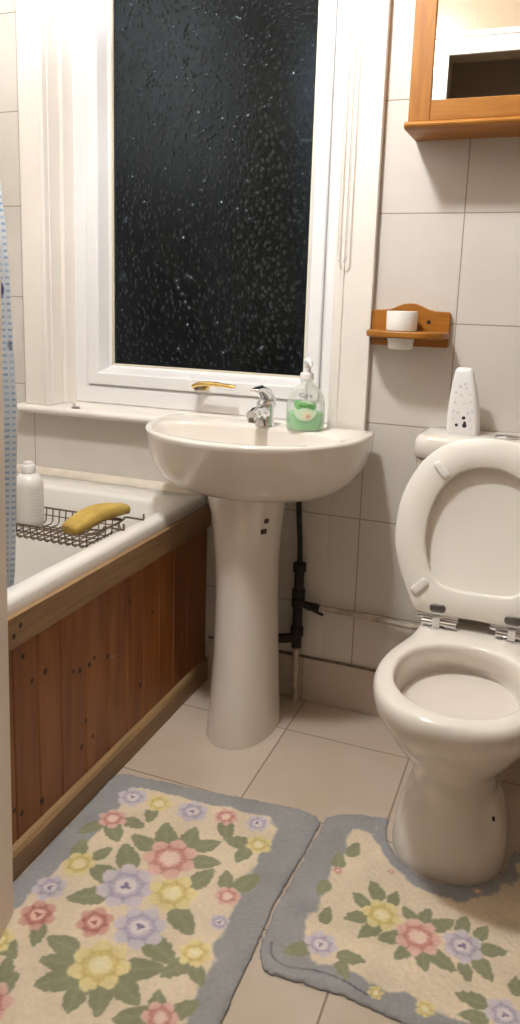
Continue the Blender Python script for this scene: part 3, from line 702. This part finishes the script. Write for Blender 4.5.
for k in range(120): bm.faces.new((R[-1][k], R[-1][(k + 1) % 120], R[0][(k + 1) % 120], R[0][k]))
st = obj('seat', bm, M['seat'], to, angle=55)
for s, v, a in ((-.100, .334, -48), (.100, .334, 48), (-.1235, .070, 46), (.1235, .070, -46)):
    bm = BM(); ca, sa = math.cos(math.radians(a)), math.sin(math.radians(a))
    P = rrect(-.0215, .0215, -.0085, .0085, .006, 5); L = []
    for k, t in ((1, T1 - .001), (1, T1 + .004), (.9, T1 + .0065), (.7, T1 + .0073)): L.append([SP(s + (x * ca - y * sa) * k, v + (x * sa + y * ca) * k, t) for x, y in P])
    loft(bm, L); obj('bumper', bm, M['bumper'], st, angle=50)
bm = BM(); L = [lay(off(o_, .012), -.0165), lay(off(o_, .003), -.0145), lay(off(o_, .001), -.008), lay(off(o_, .002), -.001), lay(off(o_, .006), .0), lay(off(o_, .024), .0), lay(off(o_, .034), -.0045)]
loft(bm, L); obj('lid', bm, M['seat'], to, angle=40)
for hx in (-.0795, .0795):
    h = bpy.data.objects.new('hinge', None)
    bm = BM(); x = TX + hx
    tube(bm, [(x - .045, HY - .006, .4185), (x + .045, HY - .006, .4185)], .0072, 14); tube(bm, [(x - .033, HY - .020, .411), (x + .043, HY - .020, .411)], .0062, 14)
    box(bm, x - .008, x + .008, HY - .030, HY + .002, .4035, .4250)
    h = obj('hinge', bm, M['chrome'], to, angle=40)
    bm = BM(); lathe(bm, [(.020, 0), (.020, .003), (.014, .0045)], (x, HY - .014, .3995), 24); obj('hinge_base', bm, M['chrome'], h)
    bm = BM(); P = rrect(-.0175, .0175, -.0095, .0095, .009, 6); L = []
    for k, t in ((1, T1 - .0005), (1, T1 + .002), (.85, T1 + .0035), (.4, T1 + .0038)): L.append([SP(hx + a * k, .026 + b_ * k, t) for a, b_ in P])
    loft(bm, L); obj('hinge_cap', bm, flat('dark_chrome', (.20, .19, .185), .4, metal=1), h, angle=50)
# air freshener on the cistern
af = thing('air_freshener', 'white tapered air freshener unit with small dark dots standing on the cistern', 'air freshener', (.444, -.080, .8088))
bm = BM(); L = []
for z, w, d in ((0, .0365, .024), (.004, .0375, .025), (.05, .0355, .024), (.09, .0310, .0215), (.125, .0250, .018), (.145, .0208, .0150), (.152, .0172, .012), (.154, .013, .008)):
    L.append([(.4435 - z * .06 + x, -.080 + y + z * .05, .8088 + z) for x, y in rrect(-w, w, -d, d, min(w, d) * .55, 5)])
loft(bm, L); ab = obj('case', bm, M['plastic'], af, angle=50)
def af_front(x, z): return -.080 - np.interp(z, [0, .004, .05, .09, .125, .145], [.024, .025, .024, .0215, .018, .015]) + z * .05
def dots(name, spots, mat, parent):
    bm = BM()
    for x, z, r in spots:
        y = af_front(x, z); cx = .4435 - z * .06 + x
        loft(bm, [[(cx + r * s * math.cos(a), y + dy, .8088 + z + r * s * math.sin(a)) for a in np.linspace(0, 2 * PI, 12, endpoint=False)] for dy, s in ((.002, 1), (-.0006, 1), (-.0008, .6))])
    return obj(name, bm, mat, parent)
for x, z, r in ((.003, .040, .0042), (-.013, .0225, .0036), (.005, .0225, .0052), (.0055, .029, .0034)): dots('vent_hole', [(x, z, r)], M['spot'], ab)
dots('faint_print', [(-.006, .112, .0035), (.004, .118, .003), (.008, .108, .0028), (-.016, .098, .003), (.016, .095, .003), (-.004, .092, .003), (-.018, .075, .0035), (.017, .078, .003), (.003, .074, .0025), (-.02, .055, .003), (-.01, .052, .004), (.012, .052, .004), (.021, .056, .003), (.018, .036, .003), (-.02, .036, .0025), (.020, .018, .0025)], M['faint'], ab)

# ------------------------------------------------------------------ mirror cabinet
MX0, MX1, MZ0, MZ1, MD = .276, .690, 1.497, 2.02, -.135
cb = thing('mirror_cabinet', 'orange pine mirror cabinet on the wall above the toilet', 'cabinet', (.483, 0, MZ0))
bm = BM(); box(bm, MX0 + .004, MX1 - .004, MD + .0205, -.0008, MZ0, MZ1); obj('carcass', bm, M['pine'], cb, bevel=.0015, smooth=False)
for nm, z0, z1, dz in (('bottom_moulding', 1.4815, 1.497, 1), ('top_moulding', MZ1, MZ1 + .016, -1)):
    bm = BM()
    pr = [(-.0008, z0), (MD - .004, z0), (MD - .011, z0 + .004), (MD - .013, z0 + .009), (MD - .010, z1 - .002), (MD - .006, z1), (-.0008, z1)]
    prism(bm, pr, 'x', MX0 - .006, MX1 + .006); obj(nm, bm, M['pine_h'], cb, angle=30, bevel=.0015)
cdoor = None
bm = BM(); P0, P1 = MD, MD + .020; FW = .047
box(bm, MX0 + .01, MX1 - .01, P0 + .0125, P1, MZ0 + .002, MZ1 - .002)
cdoor = obj('door', bm, M['pine'], cb, bevel=.001, smooth=False)
for xa in (MX0, MX1 - FW):
    bm = BM(); box(bm, xa, xa + FW, P0, P1, MZ0 + .001, MZ1 - .001); obj('stile', bm, M['pine'], cdoor, bevel=.002, smooth=False)
for za, zb in ((MZ0 + .001, MZ0 + .044), (MZ1 - .045, MZ1 - .001)):
    bm = BM(); box(bm, MX0 + FW, MX1 - FW, P0 + .0005, P1, za, zb); obj('cross_rail', bm, M['pine_h'], cdoor, bevel=.002, smooth=False)
bm = BM(); box(bm, MX0 + FW - .001, MX1 - FW + .001, P0 + .007, P0 + .011, MZ0 + .043, MZ1 - .044); obj('mirror_glass', bm, M['mirror'], cdoor, smooth=False)
bm = BM(); lathe(bm, [(.006, 0), (.006, .006), (.012, .012), (.012, .018), (.006, .021)], (0, 0, 0), 20); bmesh.ops.transform(bm, matrix=Matrix.Translation((MX1 - .022, P0, 1.74)) @ Matrix.Rotation(PI / 2, 4, 'X'), verts=bm.verts); obj('knob', bm, M['pine'], cdoor)

# ------------------------------------------------------------------ tumbler shelf
ts = thing('tumbler_holder', 'small orange pine tumbler shelf on the tiles below the cabinet', 'shelf', (.288, 0, 1.0))
bm = BM(); top = [(.380, 1.0005), (.384, 1.088)]
arch = [(.350, 1.089), (.332, 1.092), (.318, 1.099), (.303, 1.1045), (.288, 1.106), (.273, 1.1045), (.258, 1.099), (.244, 1.092), (.226, 1.089), (.196, 1.088), (.198, 1.0005)]
prism(bm, [(.381, 1.002), (.384, 1.005), (.385, 1.084), (.381, 1.088)] + arch[0:9] + [(.199, 1.088), (.195, 1.084), (.196, 1.005), (.199, 1.002)], 'y', -.0165, -.0008); obj('back_plate', bm, M['pine_h'], ts, bevel=.002, smooth=False)
# shelf plate with a hole for the tumbler
bm = BM(); hc = (.2785, -.062)
outl = [(.2885 + .0985 * math.copysign(abs(math.cos(t)) ** .75, math.cos(t)), -.0167 - .0945 * abs(math.sin(t)) ** .62) for t in np.linspace(PI, 2 * PI, 50)]
O = radial(outl, hc, 64); I = [(hc[0] + .0348 * math.cos(2 * PI * k / 64), hc[1] + .0348 * math.sin(2 * PI * k / 64)) for k in range(64)]
L = [[(x, y, z) for x, y in Q] for Q, z in ((O, 1.0245), (O, 1.0405), (I, 1.0405), (I, 1.0245))]
R = loft(bm, L, False, False)
for k in range(64): bm.faces.new((R[-1][k], R[-1][(k + 1) % 64], R[0][(k + 1) % 64], R[0][k]))
obj('shelf_plate', bm, M['pine_h'], ts, bevel=.004, smooth=False)
bm = BM(); tube(bm, [(.335, -.0150, 1.062), (.335, -.0172, 1.062)], .0052, 14); obj('screw', bm, M['knot'], ts)
tb = thing('tumbler', 'white plastic tumbler dropped through the pine shelf', 'tumbler', (hc[0], hc[1], .9975))
bm = BM(); lathe(bm, [(.0265, 0), (.0288, .002), (.0342, .040), (.0344, .044), (.0360, .0445), (.0365, .050), (.0368, .088), (.0360, .0895), (.0345, .088), (.0335, .05), (.0270, .005)], (hc[0], hc[1], .9975), 40); obj('cup', bm, M['tumbler'], tb, angle=50)

# ------------------------------------------------------------------ mats
FL1 = [(-.15, -.593, .035, 'L'), (-.087, -.588, .031, 'Y'), (-.008, -.582, .037, 'L'), (.067, -.571, .028, 'P'), (.136, -.562, .028, 'L'), (.163, -.623, .029, 'Y'), (-.152, -.675, .032, 'P'), (-.141, -.818, .035, 'Y'), (-.156, -.892, .034, 'L'), (-.136, -.957, .036, 'R'), (-.027, -.832, .057, 'L'), (.061, -.811, .047, 'Y'), (.046, -.908, .049, 'L'), (.015, -.732, .056, 'P'), (-.033, -.93, .035, 'R'), (.024, -1.004, .053, 'Y'), (.159, -.778, .026, 'P'), (.171, -.841, .02, 'L'), (.159, -.918, .031, 'Y'), (.162, -1.05, .030, 'P'), (-.165, -1.03, .03, 'Y'), (-.10, -1.14, .045, 'P'), (.05, -1.17, .05, 'L'), (.16, -1.18, .03, 'Y')]
LF1 = [(-.179, -.72), (-.127, -.71), (-.103, -.669), (-.083, -.631), (.083, -.608), (.12, -.634), (.144, -.666), (-.058, -.713), (-.025, -.673), (.025, -.663), (.067, -.666), (.081, -.714), (-.064, -.763), (-.164, -.78), (-.114, -.773), (-.085, -.821), (-.079, -.883), (.097, -.755), (.14, -.74), (.18, -.73), (.109, -.865), (-.109, -.994), (-.059, -.992), (.102, -.937), (.142, -.96), (.182, -.957), (-.041, -1.025), (-.023, -1.057), (.02, -1.071), (.06, -1.061), (.087, -1.029), (.093, -.982), (.146, -1.029), (.191, -1.021), (.123, -1.067), (-.139, -1.036), (-.114, -1.072), (-.095, -1.098)]
FL2 = [(.436, -.706, .037, 'Y'), (.506, -.73, .043, 'P'), (.582, -.718, .037, 'L'), (.352, -.814, .030, 'L'), (.659, -.83, .032, 'L'), (.332, -.629, .012, 'P'), (.593, -.572, .010, 'P'), (.462, -.872, .014, 'Y'), (.541, -.868, .018, 'Y'), (.430, -.590, .010, 'P')]
LF2 = [(.346, -.557), (.413, -.651), (.391, -.685), (.448, -.656), (.394, -.73), (.423, -.751), (.482, -.682), (.511, -.673), (.542, -.684), (.459, -.751), (.487, -.775), (.522, -.777), (.554, -.766), (.577, -.669), (.61, -.674), (.632, -.707), (.62, -.752), (.593, -.771), (.342, -.747), (.317, -.842), (.409, -.822), (.402, -.852), (.318, -.686), (.607, -.822), (.614, -.854), (.672, -.767), (.325, -.60)]
def srgb(r, g, b_): return np.array([((c / 255) / 12.92 if c / 255 < .04045 else ((c / 255 + .055) / 1.055) ** 2.4) for c in (r, g, b_)])
CREAM, BLUE, LEAF, LEAF2 = srgb(228, 211, 184), srgb(158, 157, 156), srgb(146, 146, 116), srgb(164, 162, 132)
PET = {'L': (srgb(200, 190, 198), srgb(170, 160, 180), srgb(226, 216, 214), srgb(140, 126, 150)), 'Y': (srgb(224, 206, 142), srgb(206, 184, 114), srgb(236, 224, 178), srgb(240, 230, 200)),
       'P': (srgb(218, 168, 154), srgb(194, 128, 118), srgb(236, 208, 192), srgb(238, 214, 190)), 'R': (srgb(200, 142, 128), srgb(170, 104, 96), srgb(228, 192, 174), srgb(166, 98, 88))}

def pt_seg(X, Y, poly):
    """signed distance-like: distance to the outline, positive inside"""
    d = np.full(X.shape, 9.); ins = np.zeros(X.shape, bool); n = len(poly)
    for i in range(n):
        (x0, y0), (x1, y1) = poly[i], poly[(i + 1) % n]
        ex, ey = x1 - x0, y1 - y0; L2 = ex * ex + ey * ey + 1e-12
        t = np.clip(((X - x0) * ex + (Y - y0) * ey) / L2, 0, 1)
        d = np.minimum(d, np.hypot(X - x0 - t * ex, Y - y0 - t * ey))
        c = ((y0 > Y) != (y1 > Y)) & (X < ex * (Y - y0) / (ey if abs(ey) > 1e-12 else 1e-12) + x0); ins ^= c
    return np.where(ins, d, -d)

def smooth_noise(X, Y, s, seed):
    r = np.random.default_rng(seed); G = r.random((260, 260)); u = (X + 3) / s; v = (Y + 5) / s
    i, j = np.floor(u).astype(int) % 259, np.floor(v).astype(int) % 259; a, b_ = u - np.floor(u), v - np.floor(v)
    a = a * a * (3 - 2 * a); b_ = b_ * b_ * (3 - 2 * b_)
    return (G[i, j] * (1 - a) + G[i + 1, j] * a) * (1 - b_) + (G[i, j + 1] * (1 - a) + G[i + 1, j + 1] * a) * b_

def paint(X, Y, inner, flowers, leaves, seed, edging=None):
    jx = (smooth_noise(X, Y, .006, seed) - .5) * .004; jy = (smooth_noise(X, Y, .006, seed + 1) - .5) * .004
    Xp, Yp = X + jx, Y + jy
    sd = pt_seg(Xp, Yp, inner) + (smooth_noise(X, Y, .03, seed + 2) - .5) * .022
    k = np.clip(sd / .006 + .5, 0, 1)[..., None]
    C = BLUE * (1 - k) + CREAM * k
    def put(mask, col): 
        m_ = np.clip(mask, 0, 1)[..., None]; C[:] = C * (1 - m_) + col * m_
    for n_, (lx, ly) in enumerate(leaves):
        f = min(flowers, key=lambda q: math.hypot(q[0] - lx, q[1] - ly) - q[2]); a = math.atan2(ly - f[1], lx - f[0]) + .25 * math.sin(n_ * 2.3)
        if math.hypot(lx - f[0], ly - f[1]) > .09: a = n_ * 1.9
        s = .029 + .004 * math.sin(n_ * 1.7) + (.006 if f[2] > .045 else 0); s = s * (.82 if leaves is LF2 else 1)
        u = ((Xp - lx) * math.cos(a) + (Yp - ly) * math.sin(a)) / s; v = (-(Xp - lx) * math.sin(a) + (Yp - ly) * math.cos(a)) / s
        w = .62 * np.sqrt(np.clip(1 - u * u, 0, 1)) * (1 - .35 * u) + .015 * np.sin(u * 14) * (abs(u) < 1)
        m_ = np.clip((w - np.abs(v)) * s / .003, 0, 1) * (np.abs(u) < 1)
        vein = np.exp(-(np.abs(v) / .09) ** 2)[..., None] * .45
        put(m_, LEAF * (1 - vein) + LEAF2 * vein)
    for n_, (fx, fy, R_, kd) in enumerate(flowers):
        c0, c1, c2, cc = PET[kd]; dx, dy = Xp - fx, Yp - fy; r = np.hypot(dx, dy) / R_; th = np.arctan2(dy, dx) + n_ * .7
        npet = 7 if R_ > .04 else 6
        lob = np.abs(np.cos(th * npet / 2)); ed_ = .80 + .24 * lob
        col = c0[None, None] * np.ones(X.shape + (3,))
        rad_ = np.clip((r - .35) / .65, 0, 1)[..., None]; col = col * (1 - .55 * rad_) + c2 * .55 * rad_
        crease = (np.exp(-(lob / .22) ** 2) * (r > .32))[..., None] * .75; col = col * (1 - crease) + c1 * crease
        th2 = th + PI / npet; lob2 = np.abs(np.cos(th2 * npet / 2)); ring = np.exp(-((r - (.46 + .1 * lob2)) / .075) ** 2)[..., None] * .8; col = col * (1 - ring) + c1 * ring
        inner_ = np.clip((.40 - r) / .1, 0, 1)[..., None]; col = col * (1 - inner_) + c2 * inner_
        cen = np.clip((.17 + .05 * np.sin(th * 3) - r) / .06, 0, 1)[..., None]; col = col * (1 - cen) + cc * cen
        put(np.clip((ed_ - r) * R_ / .004, 0, 1), col)
    if edging is not None: put(edging(X, Y), srgb(92, 92, 98))
    wear = (.90 + .16 * smooth_noise(X, Y, .05, seed + 5) + .10 * (smooth_noise(X, Y, .0045, seed + 6) - .5))[..., None]
    return np.clip(C * wear, 0, 1)

def mat_obj(name, label, outline, inner, flowers, leaves, seed, edging=None, h=.0065, step=.0024):
    xs = [p[0] for p in outline]; ys = [p[1] for p in outline]
    gx = np.arange(min(xs) - step, max(xs) + 2 * step, step); gy = np.arange(min(ys) - step, max(ys) + 2 * step, step)
    X, Y = np.meshgrid(gx, gy, indexing='ij')
    sd = pt_seg(X, Y, outline) + (smooth_noise(X, Y, .011, seed + 9) - .5) * .0045
    Cc = paint(X, Y, inner, flowers, leaves, seed, edging)
    Z = h * (1 - np.exp(-np.clip(sd, 0, None) / .004)) + .0025 + (smooth_noise(X, Y, .0055, seed + 3) - .5) * .0024 + (smooth_noise(X, Y, .06, seed + 4) - .5) * .003
    inside = sd > 0; nx, ny = X.shape
    q = inside[:-1, :-1] & inside[1:, :-1] & inside[:-1, 1:] & inside[1:, 1:]
    idx = np.arange(nx * ny).reshape(nx, ny); I, J = np.nonzero(q)
    F = np.stack([idx[I, J], idx[I + 1, J], idx[I + 1, J + 1], idx[I, J + 1]], 1)
    used = np.unique(F); remap = -np.ones(nx * ny, int); remap[used] = np.arange(len(used)); F = remap[F]
    Vt = np.stack([X.ravel()[used], Y.ravel()[used], Z.ravel()[used]], 1); Cv = Cc.reshape(-1, 3)[used]
    # close the edge down to the floor
    E_ = {}
    for f in F:
        for a, c in ((f[0], f[1]), (f[1], f[2]), (f[2], f[3]), (f[3], f[0])):
            if (c, a) in E_: del E_[(c, a)]
            else: E_[(a, c)] = 1
    bv = sorted({v for e in E_ for v in e}); low = {v: len(Vt) + k for k, v in enumerate(bv)}
    Vt = np.vstack([Vt, np.stack([Vt[bv, 0], Vt[bv, 1], np.full(len(bv), .0012)], 1)]); Cv = np.vstack([Cv, Cv[bv] * .9])
    faces = F.tolist() + [(c, a, low[a], low[c]) for a, c in E_]
    me = bpy.data.meshes.new(name); c0 = Vector((sum(xs) / len(xs), sum(ys) / len(ys), 0)); Vt[:, 0] -= c0.x; Vt[:, 1] -= c0.y
    me.from_pydata(Vt.tolist(), [], faces); me.update()
    at = me.color_attributes.new('Col', 'FLOAT_COLOR', 'POINT'); at.data.foreach_set('color', np.hstack([Cv, np.ones((len(Cv), 1))]).ravel().astype(np.float32))
    for p in me.polygons: p.use_smooth = True
    o = bpy.data.objects.new(name, me); COL.objects.link(o); o.location = c0; me.materials.append(M['rug'])
    return tag(o, label, 'mat')
def rounded(poly, r, n=5):
    out = []; m_ = len(poly)
    for i in range(m_):
        p0, p, p1 = Vector(poly[i - 1]), Vector(poly[i]), Vector(poly[(i + 1) % m_])
        rr = poly[i][2] if len(poly[i]) > 2 else r
        p0, p, p1 = Vector(p0[:2]), Vector(p[:2]), Vector(p1[:2])
        a = p + (p0 - p).normalized() * min(rr, (p0 - p).length / 2.1); c = p + (p1 - p).normalized() * min(rr, (p1 - p).length / 2.1)
        for k in range(n + 1):
            t = k / n; q = a * (1 - t) ** 2 + p * 2 * t * (1 - t) + c * t * t; out.append((q.x, q.y))
    return out
o1 = rounded([(-.2315, -.520), (-.05, -.502), (.20, -.474, .01), (.2600, -.486, .03), (.2560, -.60), (.2460, -.75), (.250, -.90), (.256, -1.30), (-.2285, -1.30)], .03)
i1 = rounded([(-.165, -.565), (0, -.548), (.165, -.535), (.192, -.60), (.166, -.72), (.178, -.80), (.196, -.92), (.190, -1.24), (-.19, -1.24), (-.182, -.93), (-.160, -.80), (-.150, -.70)], .03)
mat_obj('bath_mat', 'rectangular cream flower mat with blue border lying along the bath panel', o1, i1, FL1, LF1, 11)
# contour mat: a bay cut out round the toilet foot
def arc(cx, cy, rx, ry, a0, a1, n): return [(cx + rx * math.cos(math.radians(a)), cy + ry * math.sin(math.radians(a))) for a in np.linspace(a0, a1, n)]
cut = arc(TX - .002, -.44, .124, .134, 180, 360, 26)
cut = [(.392, -.420)] + cut[1:-1] + [(.646, -.425)]
o2 = rounded([(.345, -.430, .02), (.290, -.452, .02), (.2640, -.480, .012), (.2592, -.60), (.2492, -.75), (.2530, -.86), (.275, -.905, .03), (.40, -.893), (.60, -.915), (.74, -.90, .06), (.775, -.60), (.755, -.46, .05), (.69, -.420, .02)], .03)
k0 = max(range(len(o2)), key=lambda k: (o2[k][1]))
seq = o2[:]                                                     # starts near the left arm's top, runs anticlockwise down and round
o2 = seq + [(.650, -.420)] + cut[::-1][1:-1] + [(.391, -.420)]
cut2 = arc(TX - .002, -.44, .150, .176, 182, 358, 20)
i2 = rounded([(.365, -.490), (.338, -.495), (.325, -.60), (.322, -.70), (.318, -.80), (.335, -.850), (.45, -.852), (.60, -.868), (.70, -.86), (.715, -.60), (.70, -.50), (.675, -.49)], .015) + cut2[::-1]
THREAD = [(p.x, p.y) for p in catmull([(.272, -.845, 0), (.283, -.872, 0), (.312, -.882, 0), (.352, -.872, 0), (.400, -.870, 0), (.45, -.882, 0)], 8)]
def stitch(X, Y):
    d = np.full(X.shape, 9.)
    for (x0, y0), (x1, y1) in zip(THREAD, THREAD[1:]):
        ex, ey = x1 - x0, y1 - y0; t = np.clip(((X - x0) * ex + (Y - y0) * ey) / (ex * ex + ey * ey), 0, 1); d = np.minimum(d, np.hypot(X - x0 - t * ex, Y - y0 - t * ey))
    return np.clip((.0018 - d) / .0012 + .5, 0, 1) * (.45 + .5 * smooth_noise(X, Y, .02, 77))
mat_obj('pedestal_mat', 'cut-out cream flower mat fitted round the foot of the toilet', o2, i2, FL2, LF2, 31, stitch)

# ------------------------------------------------------------------ light
lampx, lampy, lampz = -.10, -.88, 2.30
la = thing('ceiling_lamp', 'round opal globe lamp fixed to the bathroom ceiling', 'lamp', (lampx, lampy, ZC))
bm = BM(); lathe(bm, [(.045, -.032), (.065, -.028), (.07, -.018), (.07, -.0006)], (lampx, lampy, ZC), 40); obj('base', bm, M['plastic'], la)
bm = BM(); lathe(bm, [(.075 * math.sin(a), -.075 * math.cos(a)) for a in np.linspace(.05, PI - .3, 22)], (lampx, lampy, lampz), 40, caps=(True, True)); obj('lamp_shade', bm, M['shade'], la)
M['shade'].node_tree.nodes['Principled BSDF'].inputs['Emission Strength'].default_value = 262

w = bpy.data.worlds.new('night'); S.world = w; w.use_nodes = True
w.node_tree.nodes['Background'].inputs['Color'].default_value = (.004, .006, .010, 1); w.node_tree.nodes['Background'].inputs['Strength'].default_value = .3

# ------------------------------------------------------------------ camera
cam = bpy.data.cameras.new('camera'); co = bpy.data.objects.new('camera', cam); COL.objects.link(co); S.camera = co
f, yaw, pitch, roll, cx, cy, cz, SX_, SY_ = 784.32, .3759964, .1958044, .0291442, .638995, 1.963315, 1.117647, -13.684, -62.838
fw = Vector((-math.sin(yaw) * math.cos(pitch), math.cos(yaw) * math.cos(pitch), -math.sin(pitch))); r0 = Vector((math.cos(yaw), math.sin(yaw), 0)); u0 = r0.cross(fw)
r1 = r0 * math.cos(roll) + u0 * math.sin(roll); u1 = -r0 * math.sin(roll) + u0 * math.cos(roll)
mw = Matrix((r1, u1, -fw)).transposed().to_4x4(); mw.translation = (cx, -cy, cz); co.matrix_world = mw
cam.sensor_fit = 'VERTICAL'; cam.sensor_height = 36; cam.lens = f * 36 / 1024
cam.shift_x = -SX_ / 1024; cam.shift_y = SY_ / 1024
cam.clip_start = .02

S.view_settings.view_transform = 'Standard'; S.view_settings.look = 'None'; S.view_settings.gamma = 1; S.view_settings.use_curve_mapping = False
S.view_settings.exposure = .49
